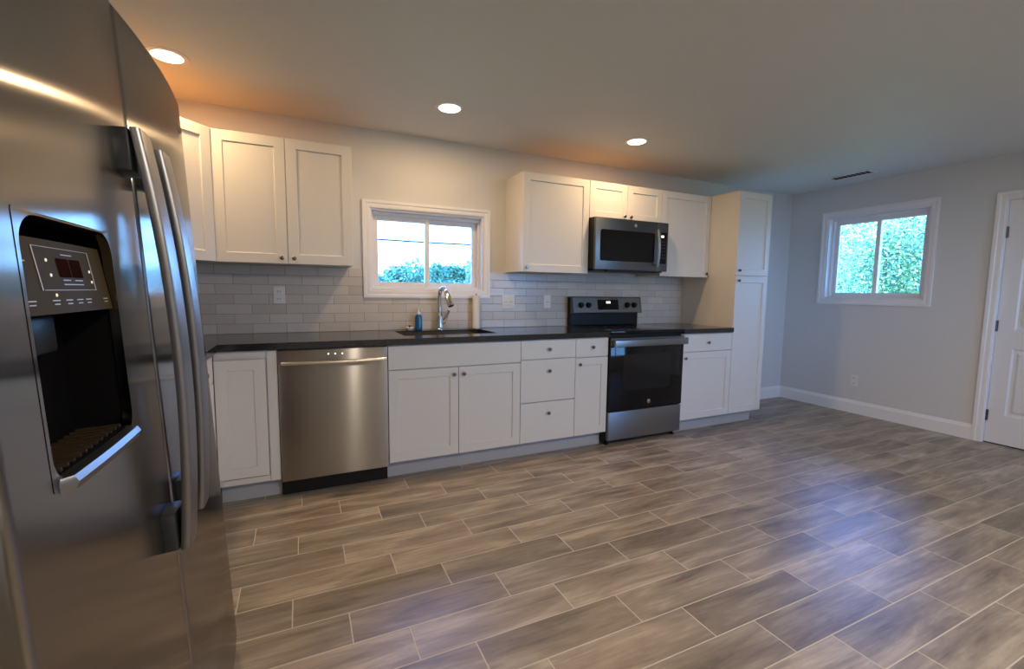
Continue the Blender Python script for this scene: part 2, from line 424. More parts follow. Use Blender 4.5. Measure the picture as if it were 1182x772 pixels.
for a, b in ((0,1),):
    for (p0, p1) in (((yb[0], zb[0]), (yb[-1], zb[0])), ((yb[-1], zb[0]), (yb[-1], zb[-1])), ((yb[-1], zb[-1]), (yb[0], zb[-1])), ((yb[0], zb[-1]), (yb[0], zb[0]))):
        bm.faces.new([bm.verts.new(c) for c in ((xf, *p0), (xf, *p1), (xf+.014, *p1), (xf+.014, *p0))])
d1 = struct('door_1', bm, M_doorwhite)
bm = BM(); casing(bm, 'y', XR, -1, DY0, DY1, 0, DZ1, .062, True); obj('door_casing', bm, M_trim, d1)
bm = BM()
box(bm, XR, XR+T, DY1-.004, DY1, 0, DZ1); box(bm, XR, XR+T, DY0, DY0+.004, 0, DZ1); box(bm, XR, XR+T, DY0, DY1, DZ1-.003, DZ1)
box(bm, xf+.04, XR+T, DY1-.03, DY1-.004, 0, DZ1-.003); box(bm, xf+.04, XR+T, DY0+.004, DY0+.03, 0, DZ1-.003); box(bm, xf+.04, XR+T, DY0+.03, DY1-.03, DZ1-.03, DZ1-.003)
obj('door_jamb', bm, M_trim, d1)
for z in (.234, .98, 1.736):
    bm = BM(); tube(bm, [(XR+.012, DY1-.006, z-.045), (XR+.012, DY1-.006, z+.045)], .0065, 10)
    box(bm, XR+.010, XR+.0215, DY1-.016, DY1-.007, z-.044, z+.044)
    obj('hinge', bm, M_hinge, d1)
bm = BM(); lathe(bm, (xf, DY0+.07, .96), (-1,0,0), [(0,.032),(.006,.032),(.010,.014),(.035,.012),(.045,.026),(.060,.028),(.068,.018),(.069,.001)]); obj('door_knob', bm, M_nickel, d1, True)
obj('door_sweep', B(xf-.003, xf+.04, DY0+.006, DY1-.006, 0.0005, .0075), M_black, d1)
struct('trim_1', B(XR+T, XR+T+.02, DY0-.05, DY1+.05, 0, DZ1+.05), M_siding)   # storm door panel outside

# tile backsplash (around the window)
bm = BM(); ty = -.008
box(bm, -.93, .5475, ty, -.0002, .914, 1.366); box(bm, .5475, 1.5405, ty, -.0002, .914, 1.1565); box(bm, 1.5405, 3.651, ty, -.0002, .914, 1.366)
obj('tile_backsplash', bm, M_tile, label='pale grey brick-laid tile backsplash between counter and wall cabinets', cat='backsplash')

# ------------------------------------------------------------------ recessed ceiling lights
def lamp(x, y, label, group, watts=LAMP_W, col=LAMP_COL):
    t = empty('recessed_light', (x, y, ZC), label, 'ceiling light', group)
    bm = BM(); lathe(bm, (x, y, ZC), (0,0,-1), [(0,.092),(.004,.090),(.007,.080),(.005,.068),(.0,.066)], 40); obj('trim_ring', bm, M_trim, t, True)
    bm = BM(); lathe(bm, (x, y, ZC-.0055), (0,0,-1), [(0,.0665),(.002,.064),(.004,.045),(.005,.001)], 40); obj('diffuser', bm, M_diff, t, True)
    l = bpy.data.lights.new('lamp_light', 'AREA'); l.shape = 'DISK'; l.size = .12; l.energy = watts; l.color = col
    o = bpy.data.objects.new('lamp_light', l); COL.objects.link(o); o.parent = t; o.location = (0, 0, -.016)
    return t
lamp(-.432, -.607, 'glowing round recessed ceiling light nearest the fridge, over the corner cabinet', 'recessed lights over the counter')
lamp(1.010, -.622, 'glowing round recessed ceiling light in front of the sink window, middle of the row', 'recessed lights over the counter')
lamp(2.466, -.655, 'glowing round recessed ceiling light in front of the microwave cabinets', 'recessed lights over the counter')
for i, x in enumerate((1.15, 2.7)):  # two unseen ceiling lights, added behind the camera as room fill
    lamp(x, -4.1, ['recessed ceiling light behind the viewer, on the fridge side', 'recessed ceiling light behind the viewer, on the window side'][i], 'recessed lights at the back of the room', FILL_W, FILL_COL)

# ------------------------------------------------------------------ cabinets
FY = -.611      # carcass front
DYF = FY        # door back plane
def base_cab(x0, x1, label, toe=True, toe_inset_r=0):
    t = empty('base_cabinet', ((x0+x1)/2, -.31, 0), label, 'cabinet', 'white base cabinets')
    obj('cabinet_box', B(x0+.0005, x1-.0005, FY, -.0095, .117, .874), M_cab, t)
    obj('toe_kick', B(x0+.0005, x1-.0005-toe_inset_r, -.547, -.40, 0, .1165), M_toe, t)
    return t
ZT_ = .868
# narrow corner base with inset-looking door
t = base_cab(-.305, 0, 'narrow white base cabinet with no knob, between fridge and dishwasher')
bm = BM()
box(bm, -.3045, -.287, FY-.006, FY-.0002, .117, ZT_, .001); box(bm, -.052, -.0005, FY-.012, FY-.0002, .117, ZT_, .001)
box(bm, -.2865, -.0525, FY-.006, FY-.0002, .117, .150); box(bm, -.2865, -.0525, FY-.006, FY-.0002, .834, ZT_)
obj('face_frame', bm, M_cab, t)
front('door', t, -.304, -.057, .158, .826, FY-.0065)
# sink base
t = base_cab(.61, 1.528, 'wide white sink cabinet with two shaker doors, right of the dishwasher')
front('false_drawer_front', t, .61, 1.528, .716, ZT_, FY, flat=True)
front('door', t, .61, 1.069, .119, .713, FY, (1.035, .665)); front('door', t, 1.069, 1.528, .119, .713, FY, (1.103, .665))
t = base_cab(1.528, 1.986, 'white cabinet with a stack of three flat drawers')
for z0, z1, kz in ((.731, ZT_, .80), (.417, .728, .642), (.119, .414, .330)): front('drawer', t, 1.528, 1.986, z0, z1, FY, (1.757, kz), flat=True)
t = base_cab(1.986, 2.284, 'slim white cabinet with one drawer over one door, left of the range')
front('drawer', t, 1.986, 2.284, .725, ZT_, FY, (2.135, .80), flat=True); front('door', t, 1.986, 2.284, .119, .722, FY, (2.020, .672))
t = base_cab(3.053, 3.652, 'white cabinet with one drawer over one door, between range and pantry')
front('drawer', t, 3.053, 3.652, .715, ZT_, FY, (3.352, .79), flat=True); front('door', t, 3.053, 3.652, .119, .712, FY, (3.088, .662))
# left run under the counter, beside the fridge
t = empty('base_cabinet', (-.61, -1.15, 0), 'white base cabinet along the left wall, hidden beside the fridge', 'cabinet', 'white base cabinets')
obj('cabinet_box', B(-.925, -.324, -1.70, -.612, .117, .874), M_cab, t)
obj('toe_kick', B(-.92, -.385, -1.69, -.612, 0, .1165), M_toe, t)
for a in (-1.698, -1.165):
    bm = BM(); shaker(bm, (-.324, a, .119), (0,1,0), (1,0,0), .528, .59); d = obj('door', bm, M_cab, t); knob(d, (-.305, a+.264+(.22 if a < -1.5 else -.22), .665), (1,0,0))
    bm = BM(); shaker(bm, (-.324, a, .714), (0,1,0), (1,0,0), .528, .152, flat=True); d = obj('drawer', bm, M_cab, t); knob(d, (-.305, a+.264, .79), (1,0,0))

# pantry
px0, px1 = 3.6525, 4.083
t = empty('pantry_cabinet', ((px0+px1)/2, -.31, 0), 'tall white two-door pantry cabinet at the end of the counter', 'cabinet')
obj('cabinet_box', B(px0, px1, FY, -.0005, .117, 2.118), M_cab, t)
obj('top_panel', B(px0+.001, px1-.001, FY+.001, -.0015, 2.1185, 2.122), M_ply, t)
obj('toe_kick', B(px0, px1-.03, -.547, -.40, 0, .1165), M_toe, t)
front('door', t, px0, px1, 1.381, 2.120, FY, (px0+.032, 1.425)); front('door', t, px0, px1, .119, 1.377, FY, (px0+.032, 1.335))

# wall cabinets
UY, UZ0, UZ1 = -.305, 1.366, 2.120
def wall_cab(x0, x1, z0, label):
    t = empty('wall_cabinet', ((x0+x1)/2, -.15, z0), label, 'cabinet', 'white wall cabinets')
    obj('cabinet_box', B(x0+.0005, x1-.0005, UY, -.0005, z0+.004, UZ1), M_cab, t)
    obj('top_panel', B(x0+.001, x1-.001, UY+.001, -.0015, UZ1+.0003, UZ1+.003), M_ply, t)
    return t
t = wall_cab(-.314, .452, UZ0, 'white two-door wall cabinet left of the sink window')
front('door', t, -.314, .069, UZ0, UZ1, UY, (.035, UZ0+.035)); front('door', t, .069, .452, UZ0, UZ1, UY, (.103, UZ0+.035))
t = wall_cab(1.682, 2.284, UZ0, 'white single-door wall cabinet right of the sink window')
front('door', t, 1.682, 2.284, UZ0, UZ1, UY, (1.715, UZ0+.035))
t = wall_cab(2.284, 3.053, 1.822, 'short white two-door wall cabinet above the microwave')
front('door', t, 2.284, 2.668, 1.822, UZ1, UY, (2.635, 1.855)); front('door', t, 2.669, 3.053, 1.822, UZ1, UY, (2.702, 1.855))
t = wall_cab(3.053, 3.652, UZ0, 'white single-door wall cabinet between microwave and pantry')
front('door', t, 3.053, 3.652, UZ0, UZ1, UY, (3.620, UZ0+.035))
# diagonal corner wall cabinet
t = empty('wall_cabinet', (-.60, -.28, UZ0), 'angled white corner wall cabinet partly hidden by the fridge', 'cabinet', 'white wall cabinets')
bm = BM(); fp = [(-.9295,-.0005),(-.3155,-.0005),(-.3155,-.312),(-.617,-.612),(-.9295,-.612)]
def prism(bm, fp, z0, z1):
    a = [bm.verts.new((x, y, z0)) for x, y in fp]; b = [bm.verts.new((x, y, z1)) for x, y in fp]; k = len(fp)
    for i in range(k): bm.faces.new((a[i], a[(i+1)%k], b[(i+1)%k], b[i]))
    bm.faces.new(a[::-1]); bm.faces.new(b)
prism(bm, fp, UZ0+.004, UZ1); obj('cabinet_box', bm, M_cab, t)
bm = BM(); prism(bm, fp, UZ1+.0003, UZ1+.003); obj('top_panel', bm, M_ply, t)
ud = Vector((.3015, .3, 0)).normalized(); nd = Vector((ud.y, -ud.x, 0))
bm = BM(); shaker(bm, Vector((-.617, -.612, UZ0+.002)) + ud*.008 + nd*.0005, ud, nd, .409, UZ1-UZ0-.004); d = obj('door', bm, M_cab, t)

# worktops: black stone with the sink cut-out
SX0, SX1, SY0, SY1 = .745, 1.415, -.475, -.115
CT0, CT1 = .8745, .9135
bm = BM()
def slab(bm, x0, x1, y0, y1): box(bm, x0, x1, y0, y1, CT0, CT1)
EB = -.648
prism(bm, [(-.9295,-.0095),(-.9295,-1.70),(-.278,-1.70),(-.278,EB),(SX0,EB),(SX0,-.0095)], CT0, CT1)
slab(bm, SX0, SX1, EB, SY0); slab(bm, SX0, SX1, SY1, -.0095); slab(bm, SX1, 2.2835, EB, -.0095)
bmesh.ops.remove_doubles(bm, verts=bm.verts[:], dist=1e-5)
ct = obj('worktop', bm, M_stone, label='long glossy black stone worktop with the sink in it', cat='worktop', group='black stone worktops')
bm = BM(); box(bm, 3.0535, 3.650, EB, -.0095, CT0, CT1, .002); obj('worktop', bm, M_stone, label='short black stone worktop between range and pantry', cat='worktop', group='black stone worktops')

# sink: undermount basin
bm = BM(); rim = .0; th = .006; zb_ = .70
def rrect(x0, x1, y0, y1, r, n=5):
    pts = []
    for cx_, cy_, a0 in ((x1-r, y1-r, 0), (x0+r, y1-r, 90), (x0+r, y0+r, 180), (x1-r, y0+r, 270)):
        for i in range(n+1):
            a = math.radians(a0+90*i/n); pts.append((cx_+r*math.cos(a), cy_+r*math.sin(a)))
    return pts
lp = []
for ins, z, r in ((-.001, .8735, .03), (.004, .8735, .03), (.006, .86, .03), (.010, .72, .04), (.03, .703, .05), (.06, .700, .05)):
    lp.append([bm.verts.new((x, y, z)) for x, y in rrect(SX0+ins, SX1-ins, SY0+ins, SY1-ins, r)])
for a, b in zip(lp, lp[1:]):
    for k in range(len(a)): bm.faces.new((a[k], a[(k+1)%len(a)], b[(k+1)%len(a)], b[k]))
bm.faces.new(lp[-1])
sk = obj('kitchen_sink', bm, M_rangesteel, smooth=True, label='undermount sink basin set into the black worktop under the window', cat='sink')
bm = BM(); lathe(bm, (1.08, -.295, .7005), (0,0,1), [(0,.055),(.003,.052),(.002,.03),(.001,.001)]); obj('drain', bm, M_chrome, sk, True)

# faucet
fx, fy = 1.100, -.066
t = empty('kitchen_faucet', (fx, fy, CT1), 'tall chrome gooseneck pull-down faucet behind the sink', 'faucet')
bm = BM(); lathe(bm, (fx, fy, CT1), (0,0,1), [(0,.032),(.004,.032),(.008,.028),(.02,.0255),(.10,.023),(.12,.0185),(.135,.0155)], 24); obj('body', bm, M_chrome, t, True)
pts = []; sdir = Vector((.34, -.94, 0)).normalized(); Rg = .048; zc = CT1+.262
for z in (CT1+.12, CT1+.18, zc): pts.append(Vector((fx, fy, z)))
for i in range(1, 11):
    a = PI*i/10*.86
    pts.append(Vector((fx, fy, zc)) + sdir*(Rg-Rg*math.cos(a)) + Vector((0,0,Rg*math.sin(a)*1.15)))
bm = BM(); tube(bm, pts, .0155, 16); obj('spout', bm, M_chrome, t, True)
e0 = pts[-1]; dr = (pts[-1]-pts[-2]).normalized()
bm = BM(); lathe(bm, e0, dr, [(-.002,.0165),(.01,.021),(.06,.0245),(.108,.026),(.114,.022)], 20); sh = obj('spray_head', bm, M_chrome, t, True)
bm = BM(); lathe(bm, e0+dr*.1142, dr, [(0,.017),(.004,.015)], 20); obj('nozzle', bm, M_black, sh, True)
bm = BM(); tube(bm, [(fx+.012, fy, CT1+.055), (fx+.030, fy-.004, CT1+.062), (fx+.044, fy-.012, CT1+.085), (fx+.066, fy-.024, CT1+.150)], .01, 12, rs=[.017, .017, .014, .011], ); obj('lever_handle', bm, M_chrome, t, True)

# soap bottle
bx_, by_ = .936, -.072
t = empty('soap_bottle', (bx_, by_, CT1), 'blue hand soap pump bottle standing behind the sink', 'soap bottle')
bm = BM(); lathe(bm, (bx_, by_, CT1), (0,0,1), [(0,.024),(.004,.028),(.095,.028),(.112,.024),(.120,.013)], 24); obj('bottle', bm, M_soap, t, True)
bm = BM(); lathe(bm, (bx_, by_, CT1+.1202), (0,0,1), [(0,.014),(.016,.014),(.018,.006),(.035,.005),(.036,.010),(.045,.010)], 20)
tube(bm, [(bx_, by_, CT1+.160), (bx_+.012, by_-.02, CT1+.160), (bx_+.018, by_-.032, CT1+.154)], .0045, 8); obj('pump', bm, M_plate, t, True)
# strainer
t = empty('sink_strainer', (.870, -.062, CT1), 'small white sink strainer with dark knob left of the soap bottle', 'strainer')
bm = BM(); lathe(bm, (.870, -.062, CT1), (0,0,1), [(0,.022),(.006,.028),(.020,.034),(.024,.033),(.022,.024),(.016,.001)], 24); obj('basket', bm, M_plate, t, True)
bm = BM(); lathe(bm, (.870, -.062, CT1+.0165), (0,0,1), [(0,.004),(.012,.004),(.014,.013),(.019,.013),(.021,.001)], 16); obj('knob', bm, M_black, t, True)
# paper towel
tx, tyy = 1.405, -.060
t = empty('paper_towel_roll', (tx, tyy, CT1), 'tall slim white paper towel roll standing right of the sink', 'paper towels')
bm = BM(); lathe(bm, (tx, tyy, CT1+.006), (0,0,1), [(0,.008),(0,.030),(.258,.030),(.258,.010),(.250,.009)], 28); obj('paper_roll', bm, M_paper, t, True)
bm = BM(); lathe(bm, (tx, tyy, CT1), (0,0,1), [(0,.034),(.004,.034),(.0055,.032),(.0058,.006)], 28); obj('base_plate', bm, M_nickel, t, True)
bm = BM(); lathe(bm, (tx, tyy, CT1+.2565), (0,0,1), [(0,.004),(.014,.004),(.016,.009),(.022,.009),(.025,.001)], 14); obj('finial', bm, M_nickel, t, True)

# outlets
def outlet(c, n, label, kind='duplex', w_=.072, h_=.117):
    """c centre on wall face, n normal ('y' back wall / 'x' right wall)"""
    t = empty('wall_outlet', (c[0], c[1], c[2]-h_/2), label, 'outlet', 'white wall outlets and switches')
    def bx(bm, a0, a1, z0, z1, d0, d1, bev=0):
        if n == 'y': box(bm, c[0]+a0, c[0]+a1, c[1]-d1, c[1]-d0, c[2]+z0, c[2]+z1, bev)
        else: box(bm, c[0]-d1, c[0]-d0, c[1]+a0, c[1]+a1, c[2]+z0, c[2]+z1, bev)
    bm = BM(); bx(bm, -w_/2, w_/2, -h_/2, h_/2, .0002, .006, .0015); obj('cover_plate', bm, M_plate, t)
    cs = [0] if w_ < .1 else [-.024, .024]
    for a in cs:
        if kind == 'duplex':
            for z in (-.026, .026):
                bm = BM(); bx(bm, a-.017, a+.017, z-.014, z+.014, .0061, .0085, .001); r = obj('receptacle', bm, M_plate, t)
                bm = BM(); bx(bm, a-.009, a-.006, z-.004, z+.006, .0086, .0089); bx(bm, a+.006, a+.009, z-.004, z+.006, .0086, .0089); obj('slot', bm, M_slot, r)
        else:
            bm = BM(); bx(bm, a-.016, a+.016, -.033, .033, .0061, .0095, .001); r = obj('rocker', bm, M_plate, t)
            bm = BM(); bx(bm, a-.008, a-.004, -.008, .0, .0096, .0099); bx(bm, a+.004, a+.008, -.008, .0, .0096, .0099); obj('slot', bm, M_slot, r)
outlet((.000, ty, 1.170), 'y', 'white outlet on the tile left of the sink window')
outlet((1.708, ty, 1.130), 'y', 'wide white double outlet on the tile right of the sink window', 'rocker', .118)
outlet((2.080, ty, 1.130), 'y', 'single white switch plate on the tile left of the range', 'rocker')
outlet((XR, -.789, .339), 'x', 'white outlet low on the right wall above the baseboard')

# ceiling vent
bm = BM(); vx, vy = 4.914, -.815
vw, vl = .075, .19
for a in ((vx-vw, vx-vw+.018, vy-vl, vy+vl), (vx+vw-.018, vx+vw, vy-vl, vy+vl), (vx-vw+.018, vx+vw-.018, vy-vl, vy-vl+.018), (vx-vw+.018, vx+vw-.018, vy+vl-.018, vy+vl)):
    box(bm, *a, ZC-.008, ZC-.0003, .001)
t = empty('ceiling_vent', (vx, vy, ZC-.008), 'white rectangular air vent in the ceiling near the right wall', 'vent')
obj('vent_frame', bm, M_trim, t)
bm = BM()
for i in range(9):
    y = vy-vl+.032+i*(2*vl-.064)/8
    vs = [bm.verts.new(p) for p in ((vx-vw+.018, y-.012, ZC-.0075), (vx+vw-.018, y-.012, ZC-.0075), (vx+vw-.018, y+.008, ZC-.0015), (vx-vw+.018, y+.008, ZC-.0015))]
    vs2 = [bm.verts.new(v.co + Vector((0, .001, .001))) for v in vs]
    bm.faces.new(vs); bm.faces.new(vs2[::-1])
    for k in range(4): bm.faces.new((vs[k], vs2[k], vs2[(k+1)%4], vs[(k+1)%4]))
obj('louvres', bm, M_trim, t)
obj('duct_opening', B(vx-vw+.018, vx+vw-.018, vy-vl+.018, vy+vl-.018, ZC-.001, ZC-.0003), M_cavity, t)

def emblem(parent, c, nd, r=.011):
    c = Vector(c); nd = Vector(nd)
    bm = BM(); lathe(bm, c, nd, [(0,r),(.0012,r),(.0016,r*.9),(.0016,.001)], 24); e_ = obj('emblem', bm, M_emblem, parent, True)
    up = Vector((0,0,1)); rt = up.cross(nd).normalized()
    bm = BM(); o = c+nd*.002
    tube(bm, [o+rt*r*.62*math.cos(a)+up*r*.62*math.sin(a) for a in [2*PI*i/24 for i in range(23)]], r*.06, 6)
    tube(bm, [o+rt*r*(-.35+.12*math.cos(a))+up*r*.28*math.sin(a) for a in [1.+5*i/12 for i in range(13)]], r*.06, 6)
    tube(bm, [o+rt*r*(.12+.22*(1-math.cos(a)) )+up*r*.3*math.sin(a) for a in [-1.4+2.9*i/10 for i in range(11)]], r*.06, 6)
    obj('monogram', bm, M_black, e_); return e_

# ------------------------------------------------------------------ dishwasher
x0, x1 = .003, .607
t = empty('dishwasher', (.305, -.31, 0), 'stainless steel dishwasher with towel-bar handle and black kick plate', 'dishwasher')
obj('tub_body', B(x0, x1, -.60, -.02, .10, .866), M_cavity, t)
obj('kick_plate', B(x0, x1, -.575, -.545, .002, .099), M_black, t)
bm = BM()
# door skin, slightly rounded at top
box(bm, x0+.001, x1-.001, -.640, -.6003, .104, .868, .004, 3)
dd = obj('door', bm, M_dw, t, True)
obj('top_edge_strip', B(x0+.004, x1-.004, -.636, -.604, .8683, .8715), M_black, t)
bm = BM(); n = 16; hp = []
for i in range(n+1):
    s = -1+2*i/n; hp.append((.305+s*.285, -.682-.016*(1-s*s), .797))
tube(bm, hp, .0085, 12, flat=1.25); obj('handle', bm, M_dwbar, dd, True)
for xx in (.045, .565):
    obj('handle_post', B(xx-.012, xx+.012, -.684, -.6402, .789, .805, .002), M_dwbar, dd)
for xx in (.268, .306, .345):
    bm = BM(); lathe(bm, (xx, -.6402, .838), (0,-1,0), [(0,.004),(.0012,.0035),(.0013,.001)], 12); obj('indicator_light', bm, M_led, dd)

# ------------------------------------------------------------------ range
x0, x1 = 2.288, 3.049; xm = (x0+x1)/2
t = empty('kitchen_range', (xm, -.33, 0), 'stainless and black glass electric range with back control panel', 'range')
obj('body', B(x0, x1, -.615, -.035, .04, .893), M_black, t)
bm = BM(); box(bm, x0-.0015, x1+.0015, -.655, -.035, .8935, .9185, .004, 2); ck = obj('cooktop', bm, M_glassblk, t, True)
for cx_, cy_, r in ((x0+.19, -.49, .105), (x1-.19, -.49, .085), (x0+.19, -.22, .075), (x1-.19, -.22, .105), (xm, -.2, .05)):
    bm = BM(); ring = []
    for rr in (r, r-.003):
        ring.append([bm.verts.new((cx_+rr*math.cos(2*PI*k/40), cy_+rr*math.sin(2*PI*k/40), .9189)) for k in range(40)])
    for k in range(40): bm.faces.new((ring[0][k], ring[0][(k+1)%40], ring[1][(k+1)%40], ring[1][k]))
    obj('burner_ring', bm, mat('burner_print', (.06, .06, .06), .3) if 'burner_print' not in bpy.data.materials else bpy.data.materials['burner_print'], ck)
# back guard
bm = BM(); box(bm, x0+.004, x1-.004, -.062, -.012, .9188, 1.168, .002); bgd = obj('back_guard', bm, M_black, t)
bm = BM(); prof = [(-.062, 1.030), (-.110, 1.030), (-.112, 1.036), (-.085, 1.168), (-.078, 1.174), (-.012, 1.174), (-.012, 1.169), (-.062, 1.169)]
def extr_x(bm, prof, xa, xb):
    a = [bm.verts.new((xa, y, z)) for y, z in prof]; b = [bm.verts.new((xb, y, z)) for y, z in prof]; k = len(prof)
    for i in range(k): bm.faces.new((a[i], a[(i+1)%k], b[(i+1)%k], b[i]))
    bm.faces.new(a[::-1]); bm.faces.new(b)
extr_x(bm, prof, x0+.010, x1-.010); cpn = obj('control_panel', bm, M_rangesteel, t)
for xx in (x0, x1-.0095):
    bm = BM(); extr_x(bm, [(y-(.003 if y < -.07 else 0), z+(.002 if z > 1.1 else -.002)) for y, z in prof], xx, xx+.0095); obj('end_cap', bm, M_slate, t)
nrm = Vector((0, -.132, -.0)).normalized(); nrm = Vector((0, -(1.168-1.036), -(.112-.085))).normalized() ; nrm = Vector((0, -.98, .2)).normalized()
def onp(x, f): # point on the sloped face, f = 0 bottom .. 1 top
    return Vector((x, -.112+.027*f, 1.036+.132*f))
for xx in (x0+.085, x0+.165, x1-.165, x1-.085):
    bm = BM(); lathe(bm, onp(xx, .48)+nrm*.0003, nrm, [(0,.026),(.005,.026),(.008,.022),(.026,.019),(.029,.016),(.0295,.001)], 24); k_ = obj('control_knob', bm, M_black, t, True)
    bm = BM(); c_ = onp(xx, .48)+nrm*.031; tube(bm, [c_+Vector((0,0,-.014)), c_+Vector((0,.003,.014))], .0035, 8); obj('grip', bm, M_glassblk, k_)
bm = BM(); q = []
for a, f in ((xm-.115, .18), (xm+.115, .18), (xm+.115, .86), (xm-.115, .86)): q.append(onp(a, f)+nrm*.0008)
def plate(bm, q, n_, t_):
    a = [bm.verts.new(p) for p in q]; b = [bm.verts.new(Vector(p)+n_*t_) for p in q]
    bm.faces.new(a[::-1]); bm.faces.new(b)
    for k in range(len(q)): bm.faces.new((a[k], a[(k+1)%len(q)], b[(k+1)%len(q)], b[k]))
plate(bm, q, nrm, .0015); disp = obj('display', bm, M_glassblk, t)
bm = BM()
for k in range(4):
    a = xm-.018+k*.011+(.004 if k > 1 else 0)
    plate(bm, [onp(a, .60)+nrm*.0025, onp(a+.007, .60)+nrm*.0025, onp(a+.007, .74)+nrm*.0025, onp(a, .74)+nrm*.0025], nrm, .0004)
obj('lit_segment', bm, M_led, disp)
# oven door
bm = BM(); box(bm, x0+.002, x1-.002, -.652, -.6155, .282, .862, .004, 2); dr_ = obj('oven_door', bm, M_glassblk, t, True)
bm = BM(); box(bm, x0+.002, x1-.002, -.660, -.6523, .800, .862, .002); obj('door_top_trim', bm, M_rangesteel, dr_)
bm = BM(); q = rrect(x0+.13, x1-.13, .44, .73, .02)
plate(bm, [Vector((a, -.6522, z)) for a, z in q], Vector((0,-1,0)), .0006); obj('oven_window', bm, mat('oven_window_glass', (.013, .013, .014), .10, spec=.28), dr_)
bm = BM(); box(bm, x0+.004, x1-.004, -.706, -.688, .796, .852, .006, 3); hb = obj('handle', bm, M_rangesteel, dr_, True)
for xx in (x0+.014, x1-.040): obj('handle_bracket', B(xx, xx+.026, -.6878, -.6603, .808, .840, .002), M_rangesteel, hb)
emblem(dr_, (xm+.02, -.6523, .335), (0,-1,0), .016)
bm = BM(); box(bm, x0+.002, x1-.002, -.650, -.6155, .045, .276, .006, 3); obj('storage_drawer', bm, M_rangesteel, t, True)
for xx in (x0+.03, x1-.03):
    for yy in (-.59, -.08):
        bm = BM(); lathe(bm, (xx, yy, 0), (0,0,1), [(0,.018),(.01,.018),(.012,.008),(.0397,.008)], 14); obj('foot', bm, M_black, t, True)

# ------------------------------------------------------------------ microwave
x0, x1, z0, z1, yf = 2.288, 3.049, 1.398, 1.8195, -.385; xm = (x0+x1)/2
t = empty('microwave', (xm, -.2, z0), 'over-the-range stainless microwave with dark window, under the short cabinet', 'microwave')
obj('body', B(x0, x1, yf, -.0095, z0+.012, z1), M_black, t)
xs_ = x1-.115     # door / control split
bm = BM(); box(bm, x0, xs_+.0, yf-.030, yf-.0003, z0+.004, z1-.001, .003, 2); md = obj('door', bm, M_slate, t, True)
bm = BM(); plate(bm, [Vector((a, yf-.0303, z)) for a, z in rrect(x0+.045, xs_-.035, z0+.075, z1-.095, .018)], Vector((0,-1,0)), .0012); obj('door_window', bm, M_glassblk, md)
bm = BM(); hp = []
for i in range(13):
    s = -1+2*i/12; hp.append((xs_-.014, yf-.052-.016*(1-s*s), (z0+z1)/2-.012+s*.155))
tube(bm, hp, .009, 12, flat=1.5); mh = obj('handle', bm, M_handle, md, True)
for z in (hp[0][2]+.012, hp[-1][2]-.012): obj('handle_post', B(xs_-.021, xs_-.007, yf-.055, yf-.0303, z-.008, z+.008), M_handle, mh)
bm = BM(); box(bm, xs_+.002, x1, yf-.030, yf-.0003, z0+.004, z1-.001, .003, 2); mc = obj('control_side', bm, M_slate, t, True)
bm = BM(); plate(bm, [Vector((a, yf-.0303, z)) for a, z in rrect(xs_+.014, x1-.016, z0+.070, z1-.085, .006)], Vector((0,-1,0)), .001); cpm = obj('keypad', bm, M_glassblk, mc)
bm = BM(); plate(bm, [Vector((a, yf-.0314, z)) for a, z in rrect(xs_+.036, xs_+.066, z1-.128, z1-.110, .004)], Vector((0,-1,0)), .0004); obj('lit_segment', bm, M_led, cpm)
M_dim = mat('dim_print', (.12, .12, .12), .4)
for r in range(6):
    for c in range(3):
        a = xs_+.026+c*.022; z = z1-.165-r*.028; bm = BM()
        plate(bm, [Vector((a, yf-.0314, z)), Vector((a+.012, yf-.0314, z)), Vector((a+.012, yf-.0314, z+.004)), Vector((a, yf-.0314, z+.004))], Vector((0,-1,0)), .0003)
        obj('key', bm, M_dim, cpm)
emblem(md, (xm+.02, yf-.0303, z1-.045), (0,-1,0), .013)
bm = BM(); box(bm, x0+.02, x1-.02, yf+.01, -.06, z0-.004, z0+.0117)
vb = obj('vent_grille', bm, M_black, t)
bm = BM(); box(bm, x0+.12, x1-.12, yf-.028, yf+.0, z0-.012, z0+.0035, .002); obj('bottom_lip', bm, M_black, t)

